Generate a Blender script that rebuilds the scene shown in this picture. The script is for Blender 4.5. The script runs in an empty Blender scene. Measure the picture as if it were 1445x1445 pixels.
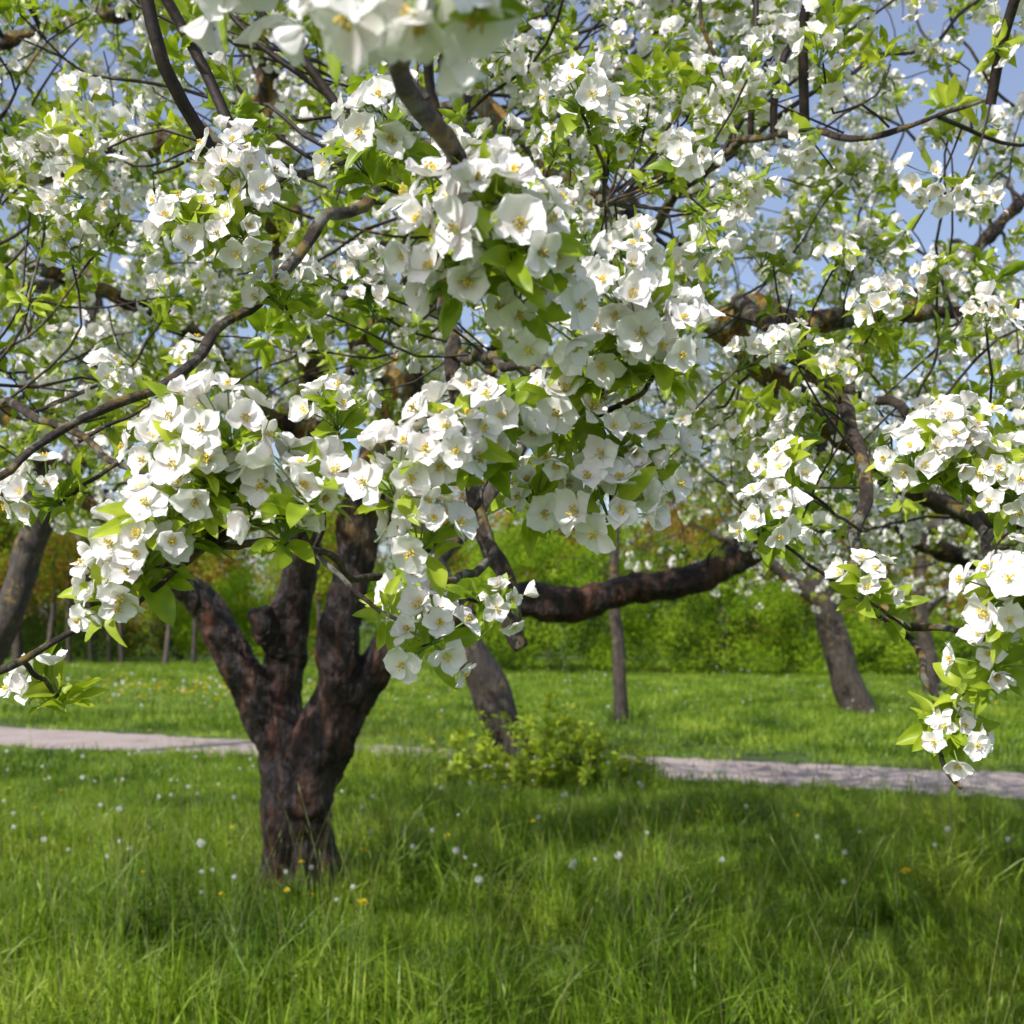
import bpy, math, random
import numpy as np
from mathutils import Vector, Matrix, Quaternion, noise
from mathutils.kdtree import KDTree
random.seed(7); rng=np.random.default_rng(7)
scene=bpy.context.scene
scene.view_settings.view_transform='Standard'
R=random.uniform

# ---------------------------------------------------------------- materials
def newmat(name):
    m=bpy.data.materials.new(name); m.use_nodes=True
    nt=m.node_tree; nt.nodes.clear()
    return m,nt,nt.nodes.new('ShaderNodeOutputMaterial')
def N(nt,t,**kw):
    n=nt.nodes.new(t)
    for k,v in kw.items():
        setattr(n,k,v)
    return n
def ramp(nt,stops,src=None):
    n=nt.nodes.new('ShaderNodeValToRGB'); e=n.color_ramp.elements
    while len(e)<len(stops): e.new(0.5)
    for el,(p,c) in zip(e,stops):
        el.position=p; el.color=(c[0],c[1],c[2],1)
    if src is not None: nt.links.new(src,n.inputs[0])
    return n
def leafmat(name,c1,c2,c3,transl=0.42,tboost=(1.5,1.5,1.0),rough=0.45,spec=0.35,nscale=1.2,posvar=0.5,fine=70,finev=0.3,useinst=True,cheap=False):
    m,nt,out=newmat(name); L=nt.links.new
    geo=N(nt,'ShaderNodeNewGeometry')
    nz=N(nt,'ShaderNodeTexNoise'); nz.inputs['Scale'].default_value=nscale; nz.inputs['Detail'].default_value=2
    L(geo.outputs['Position'],nz.inputs['Vector'])
    mx=N(nt,'ShaderNodeMath',operation='MULTIPLY_ADD'); mx.inputs[1].default_value=1-posvar; mx.inputs[0].default_value=0.5
    if useinst:
        oi=N(nt,'ShaderNodeObjectInfo'); L(oi.outputs['Random'],mx.inputs[0])
    m2=N(nt,'ShaderNodeMath',operation='MULTIPLY_ADD'); L(nz.outputs['Fac'],m2.inputs[0]); m2.inputs[1].default_value=posvar*2.0; m2.inputs[2].default_value=-posvar*0.5
    L(m2.outputs[0],mx.inputs[2])
    src=mx.outputs[0]
    if not cheap:
        nf=N(nt,'ShaderNodeTexNoise'); nf.inputs['Scale'].default_value=fine; nf.inputs['Detail'].default_value=0; L(geo.outputs['Position'],nf.inputs['Vector'])
        m3=N(nt,'ShaderNodeMath',operation='MULTIPLY_ADD'); L(nf.outputs['Fac'],m3.inputs[0]); m3.inputs[1].default_value=finev*2; m3.inputs[2].default_value=-finev
        ad=N(nt,'ShaderNodeMath',operation='ADD'); L(mx.outputs[0],ad.inputs[0]); L(m3.outputs[0],ad.inputs[1]); src=ad.outputs[0]
    rp=ramp(nt,[(0.05,c1),(0.5,c2),(0.95,c3)],src)
    if cheap:
        p=N(nt,'ShaderNodeBsdfDiffuse'); L(rp.outputs[0],p.inputs['Color'])
    else:
        p=N(nt,'ShaderNodeBsdfPrincipled'); p.inputs['Roughness'].default_value=rough; p.inputs['Specular IOR Level'].default_value=spec
        L(rp.outputs[0],p.inputs['Base Color'])
    tc=N(nt,'ShaderNodeMix',data_type='RGBA',blend_type='MULTIPLY'); tc.inputs[0].default_value=1
    L(rp.outputs[0],tc.inputs[6]); tc.inputs[7].default_value=(*tboost,1)
    tr=N(nt,'ShaderNodeBsdfTranslucent'); L(tc.outputs[2],tr.inputs[0])
    ms=N(nt,'ShaderNodeMixShader'); ms.inputs[0].default_value=transl
    L(p.outputs[0],ms.inputs[1]); L(tr.outputs[0],ms.inputs[2]); L(ms.outputs[0],out.inputs[0])
    return m
M_leaf=leafmat('apple_leaf',(0.13,0.23,0.014),(0.33,0.44,0.024),(0.54,0.60,0.06),0.40,(1.3,1.3,0.7),0.4,0.45)
M_grass=leafmat('grass_blades',(0.035,0.08,0.008),(0.155,0.265,0.014),(0.40,0.49,0.06),0.38,(1.5,1.4,0.7),0.45,0.4,0.9,0.8,38,0.42,False)
M_straw=leafmat('dry_grass',(0.18,0.22,0.07),(0.26,0.29,0.10),(0.34,0.32,0.14),0.3,(1,1,1),0.6,0.2,cheap=True)
M_fol_green=leafmat('foliage_bright',(0.09,0.17,0.012),(0.22,0.36,0.02),(0.37,0.49,0.04),0.42,(1.4,1.3,0.7),0.6,0.2,0.35,0.5,cheap=True)
M_fol_dark=leafmat('foliage_dark',(0.02,0.04,0.010),(0.045,0.085,0.016),(0.09,0.14,0.02),0.25,(1.2,1.2,0.9),0.6,0.2,0.35,0.5,cheap=True)
M_fol_cop=leafmat('foliage_copper',(0.15,0.10,0.02),(0.32,0.19,0.035),(0.40,0.29,0.06),0.35,(1.2,1.1,0.8),0.6,0.2,0.35,0.5,cheap=True)

def mk_petal():
    m,nt,out=newmat('apple_petal'); L=nt.links.new
    geo=N(nt,'ShaderNodeNewGeometry')
    nz=N(nt,'ShaderNodeTexNoise'); nz.inputs['Scale'].default_value=40; nz.inputs['Detail'].default_value=1; L(geo.outputs['Position'],nz.inputs['Vector'])
    rp=ramp(nt,[(0.24,(0.90,0.80,0.83)),(0.42,(0.93,0.90,0.90)),(0.8,(0.94,0.93,0.90))],nz.outputs['Fac'])
    p=N(nt,'ShaderNodeBsdfDiffuse'); L(rp.outputs[0],p.inputs['Color'])
    w=N(nt,'ShaderNodeTexNoise'); w.inputs['Scale'].default_value=220; w.inputs['Detail'].default_value=1; L(geo.outputs['Position'],w.inputs['Vector'])
    b=N(nt,'ShaderNodeBump'); b.inputs['Strength'].default_value=0.2; b.inputs['Distance'].default_value=0.0015; L(w.outputs['Fac'],b.inputs['Height']); L(b.outputs[0],p.inputs['Normal'])
    tr=N(nt,'ShaderNodeBsdfTranslucent'); tr.inputs[0].default_value=(0.94,0.92,0.86,1)
    ms=N(nt,'ShaderNodeMixShader'); ms.inputs[0].default_value=0.24
    L(p.outputs[0],ms.inputs[1]); L(tr.outputs[0],ms.inputs[2]); L(ms.outputs[0],out.inputs[0]); return m
M_petal=mk_petal()
def simple(name,col,rough=0.6,spec=0.3,noise_s=20,var=0.35):
    m,nt,out=newmat(name); L=nt.links.new
    geo=N(nt,'ShaderNodeNewGeometry'); nz=N(nt,'ShaderNodeTexNoise'); nz.inputs['Scale'].default_value=noise_s; nz.inputs['Detail'].default_value=1; L(geo.outputs['Position'],nz.inputs['Vector'])
    rp=ramp(nt,[(0.3,[c*(1-var) for c in col]),(0.7,[min(1,c*(1+var)) for c in col])],nz.outputs['Fac'])
    p=N(nt,'ShaderNodeBsdfPrincipled'); p.inputs['Roughness'].default_value=rough; p.inputs['Specular IOR Level'].default_value=spec
    L(rp.outputs[0],p.inputs['Base Color']); L(p.outputs[0],out.inputs[0]); return m
M_stamen=simple('stamen',(0.68,0.74,0.34)); M_anther=simple('anther',(0.74,0.54,0.08)); M_stalk=simple('flower_stalk',(0.20,0.30,0.06))
M_bud=simple('pink_bud',(0.85,0.64,0.68)); M_yellow=simple('dandelion_yellow',(0.80,0.60,0.02)); M_fluff=simple('dandelion_fluff',(0.66,0.66,0.62))

def mk_bark(name,cols,lichen,lowz=1.6,highz=2.4,stretch=0.25,sc=22,bump=0.6,bd=0.02,lsc=6,rough=.62,lich=None):
    m,nt,out=newmat(name); L=nt.links.new
    tc=N(nt,'ShaderNodeTexCoord'); mp=N(nt,'ShaderNodeMapping'); mp.inputs['Scale'].default_value=(1,1,stretch)
    L(tc.outputs['Object'],mp.inputs[0])
    n1=N(nt,'ShaderNodeTexNoise'); n1.inputs['Scale'].default_value=sc; n1.inputs['Detail'].default_value=6; n1.inputs['Roughness'].default_value=0.65; L(mp.outputs[0],n1.inputs['Vector'])
    v=N(nt,'ShaderNodeTexVoronoi',feature='DISTANCE_TO_EDGE'); v.inputs['Scale'].default_value=sc*0.9
    dm=N(nt,'ShaderNodeMix',data_type='RGBA',blend_type='ADD'); dm.inputs[0].default_value=0.12
    L(mp.outputs[0],dm.inputs[6]); L(n1.outputs['Color'],dm.inputs[7]); L(dm.outputs[2],v.inputs['Vector'])
    rp=ramp(nt,[(0.3,cols[0]),(0.5,cols[1]),(0.7,cols[2])],n1.outputs['Fac'])
    cr=ramp(nt,[(0.0,(0.35,0.3,0.3)),(0.12,(1,1,1))],v.outputs['Distance'])
    mu=N(nt,'ShaderNodeMix',data_type='RGBA',blend_type='MULTIPLY'); mu.inputs[0].default_value=0.7; L(rp.outputs[0],mu.inputs[6]); L(cr.outputs[0],mu.inputs[7])
    n2=N(nt,'ShaderNodeTexNoise'); n2.inputs['Scale'].default_value=lsc; n2.inputs['Detail'].default_value=6; n2.inputs['Roughness'].default_value=0.7; L(tc.outputs['Object'],n2.inputs['Vector'])
    n3=N(nt,'ShaderNodeTexNoise'); n3.inputs['Scale'].default_value=25; n3.inputs['Detail'].default_value=4; L(tc.outputs['Object'],n3.inputs['Vector'])
    f=ramp(nt,[(lichen,(0,0,0)),(lichen+0.06,(1,1,1))],n2.outputs['Fac'])
    sx=N(nt,'ShaderNodeSeparateXYZ'); L(tc.outputs['Object'],sx.inputs[0])
    mr=N(nt,'ShaderNodeMapRange'); mr.inputs['From Min'].default_value=lowz; mr.inputs['From Max'].default_value=highz; L(sx.outputs[2],mr.inputs['Value'])
    fm=N(nt,'ShaderNodeMath',operation='MULTIPLY'); L(f.outputs[0],fm.inputs[0]); L(mr.outputs[0],fm.inputs[1])
    lc=ramp(nt,lich or [(0.35,(0.24,0.25,0.21)),(0.45,(0.10,0.11,0.045)),(0.53,(0.34,0.20,0.02)),(0.64,(0.15,0.06,0.010))],n3.outputs['Fac'])
    mm=N(nt,'ShaderNodeMix',data_type='RGBA'); L(fm.outputs[0],mm.inputs[0]); L(mu.outputs[2],mm.inputs[6]); L(lc.outputs[0],mm.inputs[7])
    p=N(nt,'ShaderNodeBsdfPrincipled'); p.inputs['Roughness'].default_value=rough; p.inputs['Specular IOR Level'].default_value=0.45
    L(mm.outputs[2],p.inputs['Base Color'])
    hs=N(nt,'ShaderNodeMath',operation='ADD'); L(n1.outputs['Fac'],hs.inputs[0]); 
    c2=N(nt,'ShaderNodeMath',operation='MINIMUM'); L(v.outputs['Distance'],c2.inputs[0]); c2.inputs[1].default_value=0.25
    L(c2.outputs[0],hs.inputs[1])
    b=N(nt,'ShaderNodeBump'); b.inputs['Strength'].default_value=bump; b.inputs['Distance'].default_value=bd; L(hs.outputs[0],b.inputs['Height']); L(b.outputs[0],p.inputs['Normal'])
    L(p.outputs[0],out.inputs[0]); return m
M_bark=mk_bark('apple_bark_trunk',[(0.006,0.004,0.004),(0.020,0.010,0.008),(0.13,0.05,0.028)],0.465,1.75,2.5,bump=1.0,bd=0.05,sc=14,lsc=4,rough=.5,stretch=.18)
M_branch=mk_bark('apple_bark_branch',[(0.018,0.011,0.009),(0.055,0.036,0.028),(0.15,0.105,0.08)],0.50,1.0,1.3,stretch=1,sc=60,bump=0.8,bd=0.008,lsc=14,
   lich=[(0.35,(0.28,0.28,0.25)),(0.48,(0.17,0.17,0.12)),(0.56,(0.30,0.19,0.03)),(0.68,(0.10,0.06,0.02))])
M_twig=mk_bark('apple_bark_twig',[(0.012,0.007,0.006),(0.028,0.016,0.012),(0.065,0.04,0.03)],0.60,1.0,1.3,stretch=1,sc=40,bump=0.3,bd=0.004,lsc=5)
M_barkgrey=mk_bark('grey_bark',[(0.025,0.02,0.016),(0.06,0.046,0.036),(0.12,0.095,0.075)],0.55,0.2,2.0,bump=0.8,bd=0.03)

# ---------------------------------------------------------------- mesh accumulation
class Acc:
    def __init__(s): s.v=[];s.f=[];s.m=[];s.n=0
    def add(s,v,f,mat=0,M=None):
        v=np.asarray(v,float)
        if M is not None:
            A=np.array(M); v=v@A[:3,:3].T+A[:3,3]
        s.v.append(v); s.f+= [tuple(i+s.n for i in q) for q in f]; s.m+=[mat]*len(f); s.n+=len(v)
    def mesh(s,name,mats,smooth=True):
        me=bpy.data.meshes.new(name); me.from_pydata(np.concatenate(s.v).tolist(),[],s.f)
        for m in mats: me.materials.append(m)
        me.polygons.foreach_set('material_index',s.m)
        me.polygons.foreach_set('use_smooth',[smooth]*len(s.f)); me.update(); return me
def obj(name,me,parent=None,coll=None):
    o=bpy.data.objects.new(name,me); (coll or scene.collection).objects.link(o)
    if parent: o.parent=parent
    return o
def empty(name,loc=(0,0,0)):
    o=bpy.data.objects.new(name,None); scene.collection.objects.link(o); o.empty_display_size=0.2; return o

def crom(pts,rad,sub):
    P=np.array(pts,float); n=len(P); r=np.array(rad,float); o=[];ro=[]
    for i in range(n-1):
        p0=P[max(i-1,0)];p1=P[i];p2=P[i+1];p3=P[min(i+2,n-1)]
        for k in range(sub):
            t=k/sub
            o.append(0.5*((2*p1)+(-p0+p2)*t+(2*p0-5*p1+4*p2-p3)*t*t+(-p0+3*p1-3*p2+p3)*t**3)); ro.append(r[i]*(1-t)+r[i+1]*t)
    o.append(P[-1]); ro.append(r[-1]); return np.array(o),np.array(ro)
def tube(acc,P,r,sides=8,mat=0,lump=0.0,capped=True):
    n=len(P); T=np.gradient(P,axis=0); T/= (np.linalg.norm(T,axis=1)[:,None]+1e-9)
    a=np.array([0,0,1.]) if abs(T[0][2])<0.9 else np.array([1.,0,0])
    u=np.cross(T[0],a); u/=np.linalg.norm(u); V=[]
    ang=np.arange(sides)*2*math.pi/sides
    for i in range(n):
        u=u-T[i]*np.dot(u,T[i]); u/=np.linalg.norm(u)+1e-9; w=np.cross(T[i],u)
        rr=r[i]*np.ones(sides)
        if lump>0:
            for k in range(sides):
                q=Vector(P[i]*1.0)*3.0+Vector((math.cos(ang[k]),math.sin(ang[k]),0))*1.3
                rr[k]*=1+lump*noise.noise(q)
        V.append(P[i]+(np.cos(ang)*rr)[:,None]*u+(np.sin(ang)*rr)[:,None]*w)
    F=[]
    for i in range(n-1):
        for k in range(sides):
            k2=(k+1)%sides; F.append((i*sides+k,i*sides+k2,(i+1)*sides+k2,(i+1)*sides+k))
    if capped:
        F.append(tuple(range(sides))[::-1]); F.append(tuple((n-1)*sides+k for k in range(sides)))
    acc.add(np.concatenate(V),F,mat)

# ---------------------------------------------------------------- flowers / leaves
def petal_geo(Ln,W,cup,nu=8,nv=6):
    V=[];ph=R(0,6);curl=R(-.25,.6);sk=R(-.14,.14);rim=R(.08,.24);notch=R(0,.07);wav=R(.03,.07)
    prof=lambda u: max(0.12*(1-u),math.sin(math.pi*min(1,(0.07+0.91*u**1.15)))**0.58)
    for i in range(nu+1):
        u=i/nu; w=W*prof(u)*(0.58+0.42*min(1,u*2.0))
        for j in range(nv+1):
            v=j/nv*2-1
            x=Ln*u*(1-0.12*(v*v)*u*u-notch*(1-v*v)**3*u**4); y=v*w/2+sk*Ln*u*u
            z=Ln*cup*(u**1.5)*0.5 - Ln*curl*max(0,u-0.55)**2*2.0 + (v*v)*w*rim + Ln*wav*math.sin(3.4*v+ph+5*u)*u
            V.append((x,y,z))
    F=[(i*(nv+1)+j,(i+1)*(nv+1)+j,(i+1)*(nv+1)+j+1,i*(nv+1)+j+1) for i in range(nu) for j in range(nv)]
    return np.array(V),F
def add_flower(acc,M,rad=0.024,openn=0.4,hi=True):
    off=R(0,6)
    for k in range(5):
        v,f=petal_geo(rad*R(0.88,1.14),rad*R(0.86,1.08),R(0.1,0.7),8 if hi else 4,6 if hi else 2)
        tilt=openn+R(-0.22,0.24)
        m=M@Matrix.Rotation(off+k*2*math.pi/5+R(-0.14,0.14),4,'Z')@Matrix.Rotation(-tilt,4,'Y')@Matrix.Rotation(R(-0.3,0.3),4,'X')@Matrix.Translation((0.0012,0,(k%2)*.0008))
        acc.add(v,f,0,m)
    acc.add([(0.0028*math.cos(a),0.0028*math.sin(a),.0014) for a in (0,1.05,2.1,3.14,4.2,5.2)],[(0,1,2,3,4,5)],2,M)
    for k in range(18 if hi else 4):
        a=R(0,6.28); t=R(0.1,0.65); l=rad*R(0.28,0.48); d=np.array([math.cos(a)*math.sin(t),math.sin(a)*math.sin(t),math.cos(t)])
        w=0.0004 if hi else .0009; e=np.array([-math.sin(a),math.cos(a),0])*w
        tip=d*l; acc.add([e,-e,tip-e*0.7,tip+e*0.7],[(0,1,2,3)],2,M)
        s=0.0013 if hi else .0024
        if hi: acc.add([tip+(s,0,0),tip+(-s,0,0),tip+(0,s,0),tip+(0,-s,0),tip+(0,0,s*1.4),tip+(0,0,-s)],[(0,2,4),(2,1,4),(1,3,4),(3,0,4),(2,0,5),(1,2,5),(3,1,5),(0,3,5)],3,M)
        else: acc.add([tip+(s,0,0),tip+(-s,s,0),tip+(-s,-s,0)],[(0,1,2)],3,M)
def leaf_geo(Ln,W,fold=0.35,bend=0.6,nu=6,cols=(-1,-0.5,0,0.5,1)):
    V=[];F=[];c=len(cols)
    for i in range(nu+1):
        u=i/nu; w=W*math.sin(math.pi*min(1,u*0.93+0.05))**0.75*(1-0.35*u)
        if i==nu: w=0.0005
        x=Ln*math.sin(bend*u)/bend; zb=-Ln*(1-math.cos(bend*u))/bend
        for j,v in enumerate(cols):
            V.append((x,v*w/2,zb+abs(v)*w*0.5*fold+0.05*W*math.sin(9*u+v*2)*abs(v)))
    for i in range(nu):
        for j in range(c-1): F.append((i*c+j,(i+1)*c+j,(i+1)*c+j+1,i*c+j+1))
    return np.array(V),F
def add_leaf(acc,M,Ln,mat=1,hi=True):
    v,f=leaf_geo(Ln,Ln*R(0.46,0.62),R(0.2,0.9),R(0.1,0.9),8 if hi else 3,(-1,-.5,0,.5,1) if hi else (-1,0,1))
    pet=0.012
    acc.add([(0,0.0006,0),(0,-0.0006,0),(pet,-0.0006,0),(pet,0.0006,0)],[(0,1,2,3)],4,M)
    acc.add(v+(pet,0,0),f,mat,M)
MATS=[M_petal,M_leaf,M_stamen,M_anther,M_stalk,M_bud]
def frame(d):
    return Vector(d).to_track_quat('Z','Y').to_matrix().to_4x4()
def blossom_cluster(i,nf,nl,hi=True,lsz=1.0,spread=1.5):
    acc=Acc(); 
    for k in range(nf):
        t=math.sqrt((k+0.4)/nf)*spread; a=k*2.4+R(-0.4,0.4)
        d=Vector((math.sin(t)*math.cos(a),math.sin(t)*math.sin(a),math.cos(t)))
        dist=R(0.020,0.052); p=d*dist+Vector((0,0,0.006))
        fd=(d+Vector((R(-.45,.45),R(-.45,.45),R(-.1,.4)))).normalized()
        M=Matrix.Translation(p)@frame(fd)
        q=R(0,1)
        if k==nf-1 and q<0.35:
            P=np.array([p+fd*(-0.004),p,p+fd*0.005,p+fd*0.009]); tube(acc,P,[0.002,0.0045,0.0043,0.001],6,5)
        else: add_flower(acc,M,R(0.0175,0.0265),R(0.0,0.5) if q<.75 else R(.6,1.05),hi)
        P,r=crom([(0,0,-0.02),tuple(p*0.5+Vector((0,0,-0.004))),tuple(p)],[0.0012,0.001,0.0011],2); tube(acc,P,r,4 if hi else 3,4)
    for k in range(nl):
        a=k*2*math.pi/nl+R(-0.4,0.4); el=R(-0.1,1.25)
        M=Matrix.Translation((0,0,R(-0.022,0.010)))@Matrix.Rotation(a,4,'Z')@Matrix.Rotation(-el,4,'Y')@Matrix.Rotation(R(-0.7,0.7),4,'X')
        add_leaf(acc,M,R(0.024,0.058)*lsz,1,hi)
    return acc.mesh('cluster_%d'%i,MATS)
C_bl=bpy.data.collections.new('blossom_cluster_parts')
for i,(nf,nl) in enumerate([(9,8),(7,9),(10,6),(6,8),(9,3),(6,10)]):
    obj('part_bl_%02d'%i,blossom_cluster(i,nf,nl),None,C_bl)
for i,(nf,nl) in enumerate([(7,5),(8,4),(6,6),(9,4),(5,7),(7,5)]):
    obj('part_bl_%02d'%(i+6),blossom_cluster(i+6,nf,nl,False,1,1.7),None,C_bl)
C_lf=bpy.data.collections.new('leaf_rosette_parts')
for i in range(6):
    obj('part_lf_%02d'%i,blossom_cluster(20+i,0,8+i%3,i<3,lsz=1.0),None,C_lf)

def scatter(name,pts,rots,scl,idx,coll,parent=None,realize=False):
    me=bpy.data.meshes.new(name); me.from_pydata([tuple(p) for p in pts],[],[])
    a=me.attributes.new('rot','FLOAT_VECTOR','POINT'); a.data.foreach_set('vector',np.array(rots,dtype=np.float32).ravel())
    a=me.attributes.new('scl','FLOAT','POINT'); a.data.foreach_set('value',np.array(scl,dtype=np.float32))
    a=me.attributes.new('idx','INT','POINT'); a.data.foreach_set('value',np.array(idx,dtype=np.int32))
    o=obj(name,me,parent)
    ng=bpy.data.node_groups.new('scatter_'+name,'GeometryNodeTree')
    ng.interface.new_socket(name='Geometry',in_out='INPUT',socket_type='NodeSocketGeometry')
    ng.interface.new_socket(name='Geometry',in_out='OUTPUT',socket_type='NodeSocketGeometry')
    gi=ng.nodes.new('NodeGroupInput'); go=ng.nodes.new('NodeGroupOutput')
    ci=ng.nodes.new('GeometryNodeCollectionInfo'); ci.inputs['Collection'].default_value=coll; ci.inputs['Separate Children'].default_value=True; ci.inputs['Reset Children'].default_value=True
    ip=ng.nodes.new('GeometryNodeInstanceOnPoints'); ip.inputs['Pick Instance'].default_value=True
    def na(n,t):
        x=ng.nodes.new('GeometryNodeInputNamedAttribute'); x.data_type=t; x.inputs['Name'].default_value=n; return x.outputs['Attribute']
    er=ng.nodes.new('FunctionNodeEulerToRotation')
    L=ng.links.new
    L(gi.outputs[0],ip.inputs['Points']); L(ci.outputs[0],ip.inputs['Instance']); L(na('idx','INT'),ip.inputs['Instance Index'])
    L(na('rot','FLOAT_VECTOR'),er.inputs[0]); L(er.outputs[0],ip.inputs['Rotation']); L(na('scl','FLOAT'),ip.inputs['Scale'])
    if realize:
        rz=ng.nodes.new('GeometryNodeRealizeInstances'); L(ip.outputs[0],rz.inputs[0]); L(rz.outputs[0],go.inputs[0])
    else: L(ip.outputs[0],go.inputs[0])
    md=o.modifiers.new('scatter','NODES'); md.node_group=ng
    return o
def dir_euler(d,spin=None):
    q=Vector(d).to_track_quat('Z','Y')@Quaternion((0,0,1),R(0,6.28) if spin is None else spin)
    return tuple(q.to_euler())

# ---------------------------------------------------------------- tree growth
def resample(P,r,step):
    seg=np.linalg.norm(np.diff(P,axis=0),axis=1); s=np.concatenate([[0],np.cumsum(seg)]); n=max(2,int(s[-1]/step)+1)
    t=np.linspace(0,s[-1],n); return np.stack([np.interp(t,s,P[:,k]) for k in range(3)],1),np.interp(t,s,r)
def grow(seeds,attr,step,kill,iters,jit=0.25,tip=0.0022,expo=2.4):
    pos=[];par=[];seed=[]
    for P in seeds:
        for p in P: pos.append(Vector(p)); par.append(-1); seed.append(True)
    alive=[Vector(a) for a in attr]
    for it in range(iters):
        kd=KDTree(len(pos))
        for i,p in enumerate(pos): kd.insert(p,i)
        kd.balance(); acc={}; keep=[]
        for a in alive:
            co,i,d=kd.find(a)
            if d<kill: continue
            keep.append(a); acc[i]=acc.get(i,Vector())+(a-co)/d
        alive=keep; grown=0
        for i,v in acc.items():
            if v.length<1e-4: continue
            d=v.normalized()
            if par[i]>=0: d=d*0.75+(pos[i]-pos[par[i]]).normalized()*0.35
            d+=Vector((R(-1,1),R(-1,1),R(-1,1)))*jit; d.normalize(); q=pos[i]+d*step
            if kd.find(q)[2]<step*0.35: continue
            pos.append(q); par.append(i); seed.append(False); grown+=1
        if grown==0: break
    n=len(pos); ch=[[] for _ in range(n)]
    for i in range(n):
        if par[i]>=0: ch[par[i]].append(i)
    rad=[tip]*n
    for i in range(n-1,-1,-1):
        if seed[i]: continue
        if ch[i]: rad[i]=min(0.028,(sum(rad[c]**expo for c in ch[i]))**(1/expo)+0.0003)
    chains=[]
    starts=[(i,c) for i in range(n) for c in ch[i] if seed[i]]
    while starts:
        i,c=starts.pop(); P=[pos[i]];r=[rad[c]]; cur=c
        while True:
            P.append(pos[cur]); r.append(rad[cur])
            if not ch[cur]: break
            best=max(ch[cur],key=lambda k:rad[k])
            for k in ch[cur]:
                if k!=best: starts.append((cur,k))
            cur=best
        chains.append((np.array([tuple(p) for p in P]),np.array(r)))
    info=[(pos[i],(pos[i]-pos[par[i]]).normalized(),rad[i],not ch[i]) for i in range(n) if not seed[i]]
    return chains,info

def finish_tree(parent,chains,info,dens,flowerfrac,scale,mat,smin=5,loddist=3.2,keepf=None,groups=(1,)):
    acc=Acc()
    for P,r in chains:
        P2,r2=crom(P,r,2); tube(acc,P2,r2,smin,0,0.0,False)
    obj('twigs',acc.mesh('twigs',[mat]),parent)
    B=[[],[],[],[]];Lf=[[],[],[],[]]
    for p,d,r,tipp in info:
        kf=keepf(p) if keepf else 1
        prob=dens*(1.0 if r<0.004 else (0.7 if r<0.008 else 0.3))*kf
        cnt=(1 if tipp and R(0,1)<(0.5+dens)*min(1,kf*1.3) else 0)+int(prob)+(1 if R(0,1)<prob%1 else 0)
        for _ in range(cnt):
            dd=d*(0.8 if tipp else 0.2)+Vector((R(-1,1),R(-1,1),R(-0.4,1.2)))*0.7; dd.normalize()
            ff=flowerfrac(p) if callable(flowerfrac) else flowerfrac
            far=p.length>loddist
            g=random.choice(groups); isf=R(0,1)<ff
            for gi in range(g):
                off=p+dd*0.035*scale+Vector((R(-1,1),R(-1,1),R(-1,1)))*(0.03 if gi==0 else .065)
                T=B if (isf and R(0,1)<.85) or (not isf and R(0,1)<.12) else Lf
                e=(dd+Vector((R(-1,1),R(-1,1),R(-1,1)))*.35*gi).normalized()
                T[0].append(tuple(off)); T[1].append(dir_euler(e)); T[2].append(scale*R(0.72,1.15))
                T[3].append((random.randrange(6)+(6 if far else 0)) if T is B else random.randrange(3)+(3 if far else 0))
    if B[0]: scatter('blossoms',*B,C_bl,parent)
    if Lf[0]: scatter('leaves',*Lf,C_lf,parent)
    return len(B[0]),len(Lf[0])

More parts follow.
